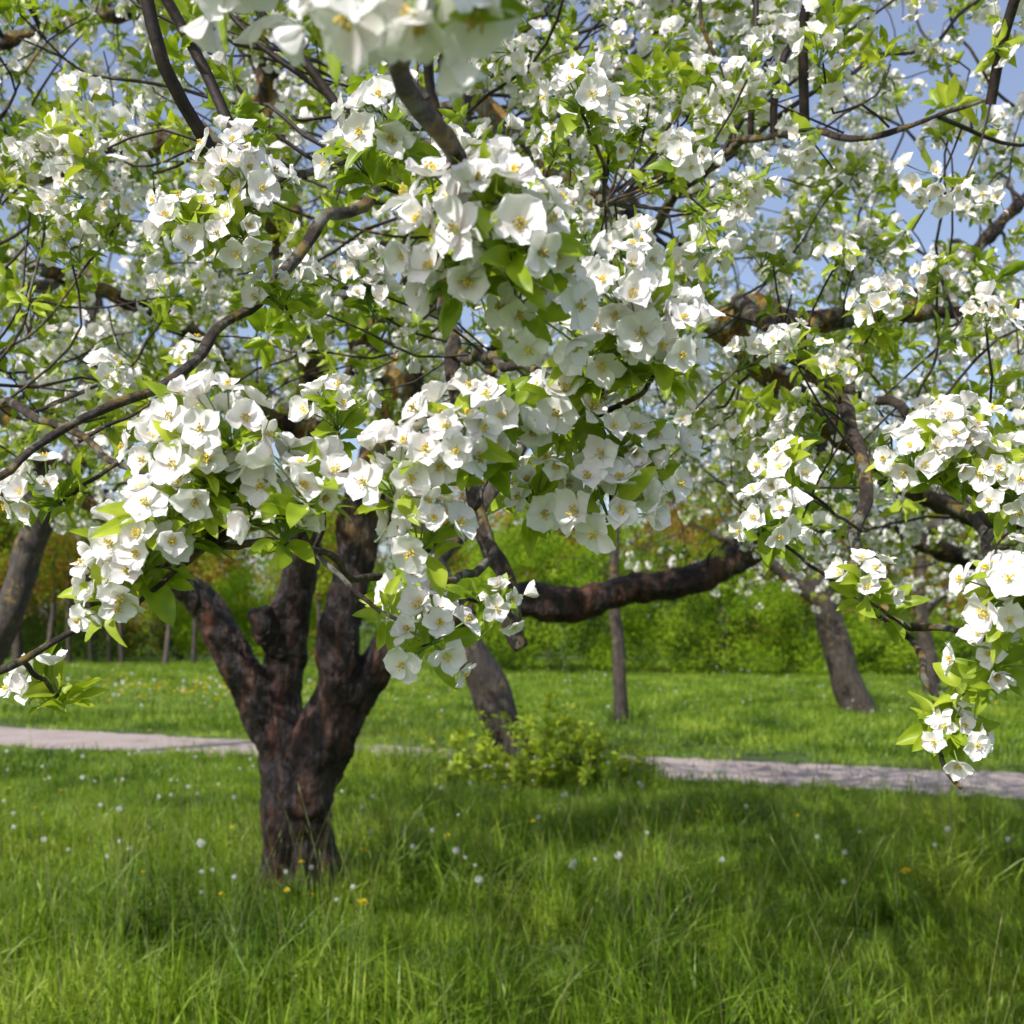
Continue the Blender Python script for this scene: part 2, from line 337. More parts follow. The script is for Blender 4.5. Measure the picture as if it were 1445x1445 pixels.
# ================================================================ MAIN APPLE TREE
apple=empty('apple_tree')
limbs_big=[
 ([(-1.15,6,-0.15),(-1.15,6,0.0),(-1.17,6,.18),(-1.18,6,.4),(-1.19,6,.67),(-1.2,6,.86)],[.265,.23,.20,.19,.185,.15]),
 ([(-1.16,6,.55),(-1.24,5.98,.85),(-1.36,5.97,1.06),(-1.46,5.96,1.25),(-1.56,5.96,1.44),(-1.68,5.95,1.62),(-1.9,5.9,1.86),(-2.4,5.8,2.35),(-3.0,5.7,3.0),(-3.4,5.5,3.8)],[.15,.13,.115,.105,.095,.085,.075,.065,.055,.04]),
 ([(-1.18,6.02,.6),(-1.24,6.04,.95),(-1.25,6.06,1.2),(-1.24,6.05,1.5),(-1.16,6.03,1.9),(-1.12,6.0,2.4),(-1.12,5.95,3.0),(-1.18,5.8,3.55),(-1.2,5.6,4.1),(-1.28,5.5,4.5),(-1.5,5.4,4.9)],[.14,.12,.11,.105,.10,.09,.08,.07,.06,.05,.04]),
 ([(-1.12,5.95,.5),(-1.03,5.93,.95),(-.96,5.92,1.25),(-.92,5.92,1.55),(-.80,5.93,1.95),(-.70,5.95,2.4),(-.60,5.95,2.8),(-.48,5.9,3.3),(-.32,5.5,3.7),(-.22,4.9,3.85),(-.15,4.3,3.7),(-.18,3.9,3.5)],[.14,.125,.115,.11,.11,.115,.105,.085,.065,.05,.042,.038]),
 ([(-.62,5.95,2.75),(-.85,6.2,3.3),(-.5,6.5,4.0),(.1,6.8,4.6),(.8,7.0,5.2)],[.08,.07,.055,.04,.03]),
 ([(-.78,5.94,2.0),(-.45,6.0,2.3),(-.15,6.1,2.75),(.0,6.2,3.3),(.1,6.2,3.9)],[.06,.055,.05,.045,.03]),
 ([(-1.13,6.0,2.2),(-.95,5.6,2.55),(-.75,5.2,2.75),(-.5,4.7,2.85),(-.3,4.2,3.1)],[.05,.045,.04,.035,.03]),
 ([(-1.1,6.0,.62),(-.97,6.0,.95),(-.86,6,1.16),(-.74,5.98,1.34),(-.60,5.97,1.46),(-.32,5.96,1.54),(.07,5.95,1.66),(.35,5.95,1.65),(.66,5.97,1.70),(.92,6,1.77),(1.15,6,1.84),(1.35,6,1.95),(1.66,6,2.06),(2.04,6,1.99),(2.8,6.1,1.88),(3.5,6.2,2.1)],[.14,.12,.105,.10,.10,.095,.09,.095,.085,.08,.075,.07,.06,.055,.045,.03]),
 ([(-1.27,6.03,1.38),(-1.33,5.93,1.50),(-1.36,5.88,1.60)],[.08,.075,.06]),
 ([(1.3,6,1.93),(1.55,5.9,2.3),(1.8,5.7,2.9),(2.4,5.5,3.5),(3.0,5.3,4.1)],[.06,.055,.045,.035,.025]),
 ([(-1.12,5.97,2.8),(-1.14,5.5,3.3),(-1.26,5.1,3.6),(-1.46,5,3.74),(-1.68,5,3.71),(-1.94,5,3.66),(-2.17,4.95,3.69),(-2.6,4.8,3.66),(-3.2,4.6,3.8)],[.07,.066,.065,.068,.065,.058,.05,.042,.03]),
 ([(-1.8,5,3.68),(-2.0,4.7,3.45),(-2.3,4.4,3.3),(-2.7,4.2,3.0)],[.05,.045,.035,.025]),
 ([(-1.25,5.2,3.9),(-1.1,4.9,4.0),(-1.35,4.6,4.05),(-1.8,4.5,3.95),(-2.3,4.4,3.7)],[.045,.042,.038,.032,.025]),
 ([(-1.12,6.0,2.5),(-1.35,5.6,2.72),(-1.6,5.2,2.95),(-2.0,4.8,3.0),(-2.4,4.3,3.15)],[.055,.05,.045,.035,.025]),
 ([(-.2,4.2,3.62),(.088,3.6,3.07),(.336,3.3,2.767),(.449,3.2,2.54),(.576,3.1,2.37),(.696,3.1,2.25),(.816,3.1,2.13),(.985,3.2,2.046),(1.129,3.2,1.922),(1.583,3.4,1.818),(2.1,3.6,1.95)],[.042,.038,.038,.042,.042,.04,.038,.034,.03,.025,.018]),
 ([(.576,3.1,2.37),(.64,2.98,2.39),(.726,2.9,2.323),(.842,2.8,2.265),(1.04,2.8,2.274),(1.30,2.8,2.31),(1.7,2.8,2.45)],[.03,.032,.032,.028,.023,.018,.012]),
]
limbs_thin=[
 ([(-.22,4.6,3.8),(-.19,3.6,3.41),(-.11,2.8,2.88),(-.145,2.2,2.47),(-.204,1.95,2.30),(-.28,1.8,2.179),(-.353,1.7,2.065),(-.414,1.6,1.938),(-.466,1.5,1.843),(-.543,1.4,1.757),(-.605,1.3,1.68),(-.72,1.2,1.62)],[.03,.024,.016,.012,.0105,.0095,.0085,.008,.007,.006,.005,.004]),
 ([(-.05,3.2,2.95),(.01,2.2,2.33),(-.01,1.5,2.05),(-.032,1.2,1.966),(-.046,1.0,1.925),(-.06,.85,1.90),(-.069,.68,1.868),(-.071,.62,1.862)],[.02,.014,.0115,.0105,.0095,.0085,.006,.005]),
 ([(-.17,3.8,3.45),(-.158,3.4,3.12),(-.159,3,2.67),(-.151,2.7,2.344),(-.132,2.5,2.12),(-.11,2.4,1.94),(-.084,2.3,1.789),(-.046,2.25,1.68),(-.01,2.2,1.55),(.023,2.2,1.457)],[.028,.024,.02,.018,.017,.016,.016,.018,.020,.017]),
 ([(.615,3.0,2.40),(.568,2.6,2.239),(.617,2.4,2.097),(.664,2.2,1.94),(.636,2.0,1.764),(.61,1.9,1.617),(.612,1.8,1.529),(.637,1.6,1.495),(.70,1.4,1.50)],[.020,.018,.017,.015,.013,.010,.008,.005,.004]),
 ([(.612,1.8,1.529),(.60,1.62,1.46),(.56,1.5,1.398),(.56,1.42,1.35),(.575,1.38,1.31)],[.006,.005,.004,.0035,.0025]),
 ([(.40,3.25,2.66),(.49,2.9,2.70),(.576,2.5,2.62),(.707,2.3,2.536),(.82,2.2,2.515),(.915,2.1,2.5)],[.016,.011,.008,.0065,.005,.003]),
 ([(-.9,1.3,1.44),(-.775,1.3,1.437),(-.62,1.25,1.44),(-.548,1.3,1.483),(-.50,1.35,1.52)],[.008,.007,.0055,.0045,.003]),
 ([(-.046,2.25,1.68),(-.07,1.95,1.60),(-.13,1.7,1.575),(-.205,1.5,1.582),(-.28,1.3,1.60),(-.33,1.2,1.59)],[.009,.007,.006,.005,.0045,.004]),
 ([(-1.6,2.4,2.1),(-1.2,2.2,1.98),(-.93,2.0,1.906),(-.7,1.8,1.80),(-.548,1.6,1.737),(-.45,1.4,1.70)],[.014,.011,.008,.006,.005,.004]),
 ([(-2.0,4.8,3.0),(-1.8,3.6,2.6),(-1.6,2.4,2.1),(-1.1,1.8,1.6),(-.9,1.3,1.44)],[.026,.02,.014,.01,.008]),
 ([(-.132,2.5,2.12),(-.05,2.1,2.02),(.03,1.7,1.90),(.07,1.4,1.80),(.09,1.25,1.74)],[.012,.009,.007,.005,.004]),
 ([(-.10,2.38,1.9),(-.05,2.0,1.80),(-.02,1.6,1.72),(-.03,1.3,1.69)],[.009,.007,.005,.004]),
 ([(.696,3.1,2.25),(.85,2.6,2.05),(.82,2.1,1.85),(.70,1.7,1.75),(.62,1.5,1.70)],[.014,.011,.008,.006,.004]),
 ([(.336,3.3,2.767),(.3,2.7,2.55),(.2,2.2,2.35),(.15,1.8,2.2)],[.016,.011,.008,.005]),
 ([(-.09,2.7,2.8),(-.3,2.2,2.45),(-.42,1.8,2.2),(-.40,1.55,2.08)],[.012,.009,.006,.004]),
 ([(1.2,3.2,1.9),(1.15,2.7,1.75),(1.0,2.3,1.62),(.85,1.9,1.55),(.72,1.6,1.52)],[.016,.012,.009,.007,.004]),
]
acc=Acc(); seeds=[]
for P,r in limbs_big:
    P2,r2=crom(P,r,8)
    P3=np.array([p+np.array([noise.noise(Vector(p)*1.9+Vector((k*9,3,1))) for k in range(3)])*0.08*min(1,max(0,(p[2]-.3))) for p in P2])
    tube(acc,P3,r2,20,0,0.3,True)
    Q,_=resample(P2,r2,0.14); seeds.append([q for q in Q if q[2]>1.75])
for a in (0.3,1.5,2.6,3.7,4.9,5.8):
    c,s_=math.cos(a),math.sin(a)
    P,r=crom([(-1.16+c*.10,6+s_*.10,.45),(-1.15+c*.15,6+s_*.15,.18),(-1.15+c*.26,6+s_*.26,0.0),(-1.15+c*.42,6+s_*.42,-.1)],[.06,.085,.075,.05],4); tube(acc,P,r,12,0,.2,True)
trunk=obj('trunk_and_limbs',acc.mesh('trunk_and_limbs',[M_bark]),apple)
md=trunk.modifiers.new('fuse','REMESH'); md.mode='VOXEL'; md.voxel_size=0.014; md.use_smooth_shade=True
md=trunk.modifiers.new('soften','SMOOTH'); md.iterations=5; md.factor=0.6
tx=bpy.data.textures.new('bark_lumps','CLOUDS'); tx.noise_scale=0.08; tx.noise_depth=5
md=trunk.modifiers.new('relief','DISPLACE'); md.texture=tx; md.strength=0.042; md.mid_level=0.5; md.texture_coords='LOCAL'
acc=Acc()
for P,r in limbs_thin:
    P2,r2=crom(P,r,6)
    P3=np.array([p+np.array([noise.noise(Vector(p)*9+Vector((k*9,3,1))) for k in range(3)])*0.025 for p in P2])
    r3=r2*np.array([1+0.28*noise.noise(Vector(p)*28) for p in P2])
    tube(acc,P3,r3,10,0,0.15,True)
    Q,_=resample(P2,r2,0.10); seeds.append(list(Q))
obj('branches',acc.mesh('branches',[M_branch]),apple)

attr=[]
def crown_ok(x,y,z):
    e=((x-0.3)/5.2)**2+((y-5.0)/4.3)**2+((z-2.6)/3.2)**2
    if e>1: return False
    low=1.72+0.075*y
    if x<-0.12*y : low=1.68+0.065*y
    if -0.30*y<x<0.14*y: low=1.62+0.155*y
    if x>0.20*y: low=1.62+0.03*y
    if z<low: return False
    if y<1.9: return False
    return True
def upright(p):
    return p[0]>.35*p[1] and p[2]>1.5+.33*p[1]
while len(attr)<5200:
    x=R(-4.9,5.5);y=R(1.5,9.3);z=R(1.6,5.8)
    if not crown_ok(x,y,z): continue
    if noise.noise(Vector((x,y,z))*1.0)<-0.18: continue
    if y>6.8 and R(0,1)<0.3: continue
    if abs(x)>.5*y+.7 and R(0,1)<.72: continue
    if z>1.5+.6*y+.3 and R(0,1)<.65: continue
    if upright((x,y,z)) and (y>5.5 or R(0,1)<.5): continue
    attr.append((x,y,z))
for _ in range(950):
    y=R(1.9,3.6); x=R(-.48,.48)*y; z=1.5+R(.10,.58)*y
    if crown_ok(x,y,z) and not (upright((x,y,z)) and R(0,1)<.5): attr.append((x,y,z))
for _ in range(560):  # unseen bough above the camera, added to throw shade on the near grass
    a=Vector((R(-1,1),R(-1,1),R(-1,1)))
    if a.length<1: attr.append((-.8+a.x*1.9,1.9+a.y*1.4,4.5+a.z*.8))
chains,info=grow(seeds,attr,0.11,0.15,45,0.34,0.0021,2.50)
def ff(p):
    if p.z>1.5+.62*p.y: return .35
    return 0.48 if p.x<-0.12*p.y else 0.74
def keepf(p):
    k=1.0 if (abs(p.x)<.5*p.y+.4 and p.z<1.5+.6*p.y+.2) else .4
    if p.z>3.6 and p.y<3.3: k=1.3  # fuller growth on the added overhead bough that shades the grass
    if upright(p): k*=.7
    k*= .85+1.5*noise.noise(p*1.5+Vector((5,5,5)))
    return max(.08,k)
nb=finish_tree(apple,chains,info,0.50,ff,1.0,M_twig,5,3.0,keepf,(1,1,2,2,3))
print('main',len(chains),len(info),nb)

near=[(-.02,.95,1.85),(.0,.93,1.82),(-.045,.97,1.81),(.01,1.0,1.795),(-.06,.98,1.85),(.02,.97,1.835),
(-.062,.60,1.864),(-.035,.62,1.878),(-.19,.8,1.99),(-.09,.66,1.89),
(-.335,1.15,1.71),(-.29,1.13,1.697),(-.376,1.2,1.68),(-.239,1.15,1.60),(-.21,1.12,1.637),(-.365,1.15,1.60),(-.413,1.15,1.526),(-.40,1.17,1.565),(-.254,1.18,1.652),(-.31,1.2,1.63),(-.21,1.3,1.748),(-.32,1.14,1.66),
(-.38,1.5,2.124),(-.37,1.5,2.037),(-.44,1.5,2.047),(-.34,1.6,1.98),(-.35,1.5,2.09),
(.105,1.1,1.83),(.155,1.12,1.78),(.09,1.15,1.79),(.13,1.12,1.81),
(-.044,1.1,1.688),(-.115,1.1,1.638),(-.094,1.12,1.589),(-.02,1.15,1.71),(-.075,1.1,1.665),
(.115,1.2,1.703),(.107,1.2,1.628),(.053,1.2,1.72),(.145,1.22,1.664),(.03,1.25,1.65),
(-.094,1.3,1.483),(-.017,1.6,1.536),(-.128,1.5,1.534),
(.549,1.4,1.73),(.61,1.4,1.694),(.59,1.42,1.735),(.54,1.2,1.543),(.57,1.3,1.46),(.51,1.4,1.71),(.64,1.4,1.66),(.56,1.22,1.52),
(.558,1.4,1.369),(.513,1.6,1.557),(.369,1.6,1.65),(.45,1.8,1.755),
(-.137,1.2,2.038),(-.19,1.35,2.07),(.10,1.6,2.267),(.15,1.7,2.25),(-.68,1.6,1.69),(-.589,1.4,1.423),(.668,2.0,2.074),(.217,2.0,2.41),(.075,2.0,2.37),(.38,2.2,2.57),(-.854,2.0,2.24),(-.79,2.2,2.33),(.30,1.9,2.30),(.05,1.8,2.15),(.02,1.6,2.0),
(.20,1.9,2.15),(.33,2.1,2.4),(.45,2.2,2.35),(-.1,1.9,2.3),(-.55,1.9,1.95),(-.62,2.0,2.1),(.8,2.1,1.9),(.85,2.2,2.2)]
nn=[];
for s in seeds[len(limbs_big):]: nn+= [Vector(q) for q in s]
kd=KDTree(len(nn))
for i,p in enumerate(nn): kd.insert(p,i)
kd.balance(); acc=Acc(); B=[[],[],[],[]]; Lf=[[],[],[],[]]
for c in near:
    c=Vector(c); best=None
    for co,i,d in kd.find_n(c,25):
        s=(co-c).length-0.25*(co.y-c.y)+max(0,co.z-c.z)*0.3
        if best is None or s<best[0]: best=(s,co)
    a=best[1]; dirn=(c-a); ln=dirn.length
    out=(dirn.normalized()*0.35+Vector((R(-.45,.3),-0.6+R(-.3,.3),0.5+R(-.3,.4)))).normalized()
    if c.y<.9: out=Vector((R(-.4,.4),-.45,-.15+R(-.3,.3))).normalized()
    mid=a.lerp(c,0.5)+Vector((R(-1,1),R(-1,1),-0.6))*0.10*ln
    end=c-out*0.02
    P,r=crom([a,a.lerp(mid,.5)+Vector((R(-1,1),R(-1,1),R(-1,1)))*.02*ln,mid,mid.lerp(end,.6),end],[.0038,.0034,.003,.0026,.0022],5)
    P=P+np.array([[noise.noise(Vector(p)*30+Vector((k*5,0,0)))*0.004 for k in range(3)] for p in P])
    tube(acc,P,r,7,0,0,False)
    B[0].append(tuple(c));B[1].append(dir_euler(out));B[2].append(R(0.88,1.12));B[3].append(4 if c.y<.9 else random.choice([0,1,2,3,4,2]))
    if c.y<.9: continue
    for t in (0.6,0.85,.99):
        if R(0,1)<0.65:
            q=Vector(P[int(t*(len(P)-1))]); dd=(Vector((R(-1,1),R(-1,.4),R(-.2,1)))+out*.5).normalized()
            Lf[0].append(tuple(q));Lf[1].append(dir_euler(dd));Lf[2].append(R(.7,1.05));Lf[3].append(random.randrange(3))
obj('spurs',acc.mesh('spurs',[M_branch]),apple)
scatter('blossoms_near',*B,C_bl,apple); scatter('leaves_near',*Lf,C_lf,apple)

# ================================================================ OTHER TREES
def other_tree(name,limbs,crown,nat,step,flower,scale,dens,mat,lowcut=1.6):
    e=empty(name); acc=Acc(); sd=[]
    for P,r in limbs:
        P2,r2=crom(P,r,6); 
        P3=np.array([p+np.array([noise.noise(Vector(p)*1.3+Vector((k*9,3,1))) for k in range(3)])*0.08*min(1,p[2]) for p in P2])
        tube(acc,P3,r2,14,0,0.2,True); Q,_=resample(P3,r2,step); sd.append([q for q in Q if q[2]>lowcut])
    obj('trunk',acc.mesh('trunk',[mat]),e)
    at=[]; (cx,cy,cz),(rx,ry,rz)=crown
    while len(at)<nat:
        x,y,z=R(-1,1),R(-1,1),R(-1,1); d=x*x+y*y+z*z
        if d>1 or d<0.12: continue
        p=(cx+x*rx,cy+y*ry,cz+z*rz)
        if p[2]<lowcut or noise.noise(Vector(p)*0.8)<-0.2: continue
        at.append(p)
    ch,inf=grow([s for s in sd if s],at,step,step*1.6,30,0.28,0.004)
    finish_tree(e,ch,inf,dens,flower,scale,mat,4)
other_tree('apple_tree',[([(.12,10.8,-.1),(.07,10.8,.1),(-.08,10.8,.45),(-.22,10.8,.77),(-.5,10.8,1.4),(-.78,10.8,2.09),(-.95,10.8,3.1),(-1.0,10.9,4.3)],[.24,.215,.195,.19,.17,.15,.12,.07]),
  ([(-.78,10.8,2.1),(-.2,11,2.9),(.5,11.3,3.8),(1.2,11.5,4.4)],[.1,.08,.06,.04]),([(-.85,10.8,2.5),(-1.8,10.7,3.2),(-2.6,10.6,4.0)],[.09,.07,.04])],
  ((-.6,11,4.7),(3.6,2.2,2.5)),420,.2,.5,1.3,.4,M_barkgrey,2.2)
other_tree('apple_tree',[([(-6.3,12,-.1),(-6.2,12,.1),(-5.85,12,.9),(-5.45,12,1.69),(-5.2,12,2.54),(-4.74,12,3.4),(-4.62,12,4.3),(-4.6,12,5.4)],[.24,.21,.17,.155,.15,.15,.14,.08]),
  ([(-4.74,12,3.4),(-3.9,11.8,4.2),(-3.1,11.6,5.0)],[.1,.08,.05]),([(-5.1,12,2.8),(-6.0,12.2,3.8),(-6.8,12.3,4.6)],[.1,.08,.05])],
  ((-4.4,12,5.2),(3.6,2.6,2.8)),620,.2,.4,1.3,.5,M_barkgrey,2.6)
other_tree('apple_tree',[([(5.95,18.6,-.1),(5.9,18.6,.05),(5.62,18.6,.75),(5.4,18.6,1.44),(5.15,18.6,2.5),(5.1,18.6,4)],[.33,.29,.25,.23,.17,.09]),
  ([(5.3,18.6,1.8),(4.3,18.4,2.6),(3.3,18.2,3.1)],[.13,.1,.06]),([(5.2,18.6,2.2),(6.6,18.6,3),(8,18.4,3.6)],[.13,.1,.06])],
  ((5.6,18.4,3.6),(4.4,2.8,2.2)),650,.25,.8,1.5,.8,M_barkgrey,1.7)
other_tree('young_tree',[([(1.72,17.2,-.1),(1.70,17.2,.3),(1.66,17.2,1.0),(1.62,17.2,1.67),(1.6,17.2,2.6),(1.65,17.2,3.8)],[.13,.11,.1,.09,.07,.04])],
  ((1.6,17.3,3.7),(1.7,1.5,1.7)),160,.22,.15,1.4,.3,M_barkgrey,2.3)
other_tree('apple_tree',[([(9.2,24,-.1),(9.1,24,.9),(8.9,24,2.0),(8.9,24,3.5)],[.2,.17,.14,.08]),([(8.95,24,1.8),(10.3,24,3)],[.1,.06]),([(8.95,24,1.9),(7.6,24,3)],[.1,.06])],
  ((9,24,3.6),(3.6,2.8,2.0)),300,.3,.7,1.8,.6,M_barkgrey,1.9)

# ================================================================ DISTANT WOODLAND, THICKET
def clump(i,mat,n,leaf,rr=0.5,conif=False):
    acc=Acc()
    for _ in range(n):
        p=Vector((R(-1,1),R(-1,1),R(-1,1))); 
        if p.length>1: p.normalize()
        p=p*rr; d=Vector((R(-1,1),R(-1,1),R(-1,1))).normalized(); s=leaf*R(.6,1.3)
        w=s*(0.18 if conif else 0.5)
        acc.add([(0,0,0),(s*.5,w*.5,s*.08),(s,0,-s*.1),(s*.5,-w*.5,s*.08)],[(0,1,2,3)],0,Matrix.Translation(p)@frame(d)@Matrix.Rotation(R(0,6),4,'X'))
    return acc.mesh('clump%d'%i,[mat],False)
C_cl=bpy.data.collections.new('foliage_clump_parts')
for i,(m,cf) in enumerate([(M_fol_green,0),(M_fol_green,0),(M_fol_dark,0),(M_fol_dark,1),(M_fol_cop,0),(M_fol_cop,0)]):
    obj('part_cl_%d'%i,clump(i,m,120,0.13,0.5,bool(cf)),None,C_cl)
class Sc:
    def __init__(s): s.a=[[],[],[],[]]
    def put(s,p,sc,i): s.a[0].append(p);s.a[1].append((R(0,6),R(0,6),R(0,6)));s.a[2].append(sc);s.a[3].append(i)
S=Sc()
def blob(S,c,r,n,sc,idx,zmin=0.1):
    k=0
    while k<n:
        v=Vector((R(-1,1),R(-1,1),R(-1,1)))
        if v.length>1 or v.length<0.45: continue
        p=(c[0]+v.x*r[0],c[1]+v.y*r[1],c[2]+v.z*r[2]); k+=1
        if p[2]<zmin or noise.noise(Vector(p)*(2.2/max(r)))<-0.18: continue
        S.put(p,sc*R(.7,1.2),random.choice(idx))
for x,y,h,w in [(-1.6,35,3.3,1.6),(.3,34,4.4,1.8),(2.6,33.5,4.2,2.0),(4.8,33,3.9,1.9),(7.0,32.8,3.2,1.9),(9.2,32.5,2.0,1.6),(11.5,32.5,1.6,1.6),(14,32,1.7,2),(17,32,2.2,2),(20,32,2.5,2.2),(3.8,35.5,5.2,2.2),(0,36.5,5.0,2.2)]:
    blob(S,(x,y,h*.5),(w,1.4,h*.55),130,.75,[0,1,0,1,2,2] if x>1 else [0,1,0,1,2])
for x,y,h,w in [(-9.5,44,4.2,2.2),(-12,45,3,2),(-6.5,44,3.6,2)]:
    blob(S,(x,y,h*.5),(w,1.6,h*.55),110,.9,[0,1,0])
scatter('shrub_thicket',*S.a,C_cl)
wood=empty('distant_trees'); S=Sc(); acc=Acc()
def dtree(x,y,h,w,idx,n=130,sc=2.0,base=.25):
    P,r=crom([(x,y,-.2),(x+R(-.2,.2),y,h*.3),(x+R(-.5,.5),y,h*.75)],[.22,.17,.08],4); tube(acc,P,r,8,0,0,False)
    blob(S,(x,y,h*(.5+base*.5)),(w,w*.8,h*(.5-base*.5)),n,sc,idx,h*base*.6)
def conifer(x,y,h,w):
    P,r=crom([(x,y,-.2),(x,y,h*.5),(x,y,h)],[.2,.14,.02],3); tube(acc,P,r,8,0,0,False)
    for k in range(130):
        t=R(0,1)**1.3; a=R(0,6.28); rr=w*(1-t)*R(.5,1)
        S.put((x+math.cos(a)*rr,y+math.sin(a)*rr,.8+t*(h-.8)-rr*.15),R(.8,1.3)*(1.15-.5*t),3)
for x in range(-58,66,4):
    y=R(62,85); h=R(8,12); dtree(x+R(-1.5,1.5),y,h,R(2.6,3.8),random.choice([[0,4],[0,2],[4,5,2],[4,0],[0,3],[4,0,0]] if x<0 else [[0,1],[0,1],[4,0],[4,5,0]]),110,2.2,.12)
for x in range(-60,66,5):
    blob(S,(x+R(-1,1),R(56,60),1.2),(3.6,1.5,R(1.6,2.8)),80,1.8,random.choice([[0,2],[0,4],[2,0,4],[4,0,2]]))
for x,y,h,w in [(-21,50,8.5,2.2),(-18.5,48,7,1.9),(-24,52,9,2.4),(-14.2,47,5,1.6),(-16.4,43,5.2,1.7),(22,50,8,2)]: conifer(x,y,h,w)
dtree(-22.5,46,8.2,2.4,[4,5,0],150,1.2); dtree(-19.8,44,7.2,2.2,[4,0,4,2],150,1.2); dtree(-27,55,9,2.5,[4,5],150,1.3)
dtree(1.6,44,8.0,2.4,[4,5,0],170,1.1); dtree(8.2,42,11.5,3.0,[4,5,4,0],190,1.15,.3); dtree(13,46,9,3.0,[0,4],180,1.2); dtree(18,45,8,3,[4,0],170,1.2)
dtree(-5,50,8.5,2.8,[0,4],170,1.2); dtree(26,44,8,3,[0,2],170,1.2); dtree(-11,58,10,3,[0,4],170,1.5)
for x in (-17.6,-17.0,-16.2,-15.5,-14.9,-13.0,-12.2,-8.6,-7.4):
    P,r=crom([(x,42+R(-1,1),-.1),(x+R(-.1,.1),42,2),(x+R(-.3,.3),42,4.6)],[.11,.09,.05],3); tube(acc,P,r,7,0,0,False)
    blob(S,(x,42,4.6),(1.1,1,1.9),26,1.0,[0,4])
obj('trunks',acc.mesh('dtrunks',[M_barkgrey]),wood); scatter('foliage',*S.a,C_cl,wood)

# ================================================================ GROUND, PATH, GRASS
me=bpy.data.meshes.new('ground'); s=600
me.from_pydata([(-s,-s,0),(s,-s,0),(s,s,0),(-s,s,0)],[],[(0,1,2,3)])
m,nt,out=newmat('lawn_soil'); L=nt.links.new
tc=N(nt,'ShaderNodeTexCoord'); n1=N(nt,'ShaderNodeTexNoise'); n1.inputs['Scale'].default_value=0.6; n1.inputs['Detail'].default_value=8; n1.inputs['Roughness'].default_value=.7; L(tc.outputs['Object'],n1.inputs['Vector'])
rp=ramp(nt,[(.3,(.04,.06,.012)),(.5,(.08,.14,.016)),(.7,(.15,.23,.03))],n1.outputs['Fac'])
p=N(nt,'ShaderNodeBsdfPrincipled'); p.inputs['Roughness'].default_value=.9; L(rp.outputs[0],p.inputs['Base Color'])
n2=N(nt,'ShaderNodeTexNoise'); n2.inputs['Scale'].default_value=30; n2.inputs['Detail'].default_value=4; L(tc.outputs['Object'],n2.inputs['Vector'])
b=N(nt,'ShaderNodeBump'); b.inputs['Distance'].default_value=.05; L(n2.outputs['Fac'],b.inputs['Height']); L(b.outputs[0],p.inputs['Normal']); L(p.outputs[0],out.inputs[0])
me.materials.append(m); obj('ground',me)
def pc(x): return 12.25-.41*x+.12*math.sin(x*.5)
V=[];F=[];xs=np.linspace(-40,26,700)
for x in xs:
    for k,off in enumerate((-1.0,-.5,0,.5,1.0)):
        e=0.25*noise.noise(Vector((x*.9,off*5,0)))+0.14*noise.noise(Vector((x*5,off*9,0))) if abs(off)==1 else 0
        V.append((x,pc(x)+off*1.0+e,0.006))
for i in range(len(xs)-1):
    for k in range(4): F.append((i*5+k,(i+1)*5+k,(i+1)*5+k+1,i*5+k+1))
me=bpy.data.meshes.new('gravel_path'); me.from_pydata(V,[],F)
m,nt,out=newmat('path_gravel'); L=nt.links.new
tc=N(nt,'ShaderNodeTexCoord'); n1=N(nt,'ShaderNodeTexNoise'); n1.inputs['Scale'].default_value=1.3; n1.inputs['Detail'].default_value=10; n1.inputs['Roughness'].default_value=.8; L(tc.outputs['Object'],n1.inputs['Vector'])
rp=ramp(nt,[(.32,(.20,.15,.12)),(.45,(.44,.35,.31)),(.7,(.56,.48,.44))],n1.outputs['Fac'])
n4=N(nt,'ShaderNodeTexNoise'); n4.inputs['Scale'].default_value=60; n4.inputs['Detail'].default_value=3; L(tc.outputs['Object'],n4.inputs['Vector'])
r4=ramp(nt,[(.3,(.55,.53,.52)),(.6,(1,1,1))],n4.outputs['Fac'])
mu=N(nt,'ShaderNodeMix',data_type='RGBA',blend_type='MULTIPLY'); mu.inputs[0].default_value=.7; L(rp.outputs[0],mu.inputs[6]); L(r4.outputs[0],mu.inputs[7])
p=N(nt,'ShaderNodeBsdfPrincipled'); p.inputs['Roughness'].default_value=.95; L(mu.outputs[2],p.inputs['Base Color'])
b=N(nt,'ShaderNodeBump'); b.inputs['Distance'].default_value=.02; L(n4.outputs['Fac'],b.inputs['Height']); L(b.outputs[0],p.inputs['Normal']); L(p.outputs[0],out.inputs[0])
me.materials.append(m); obj('gravel_path',me)

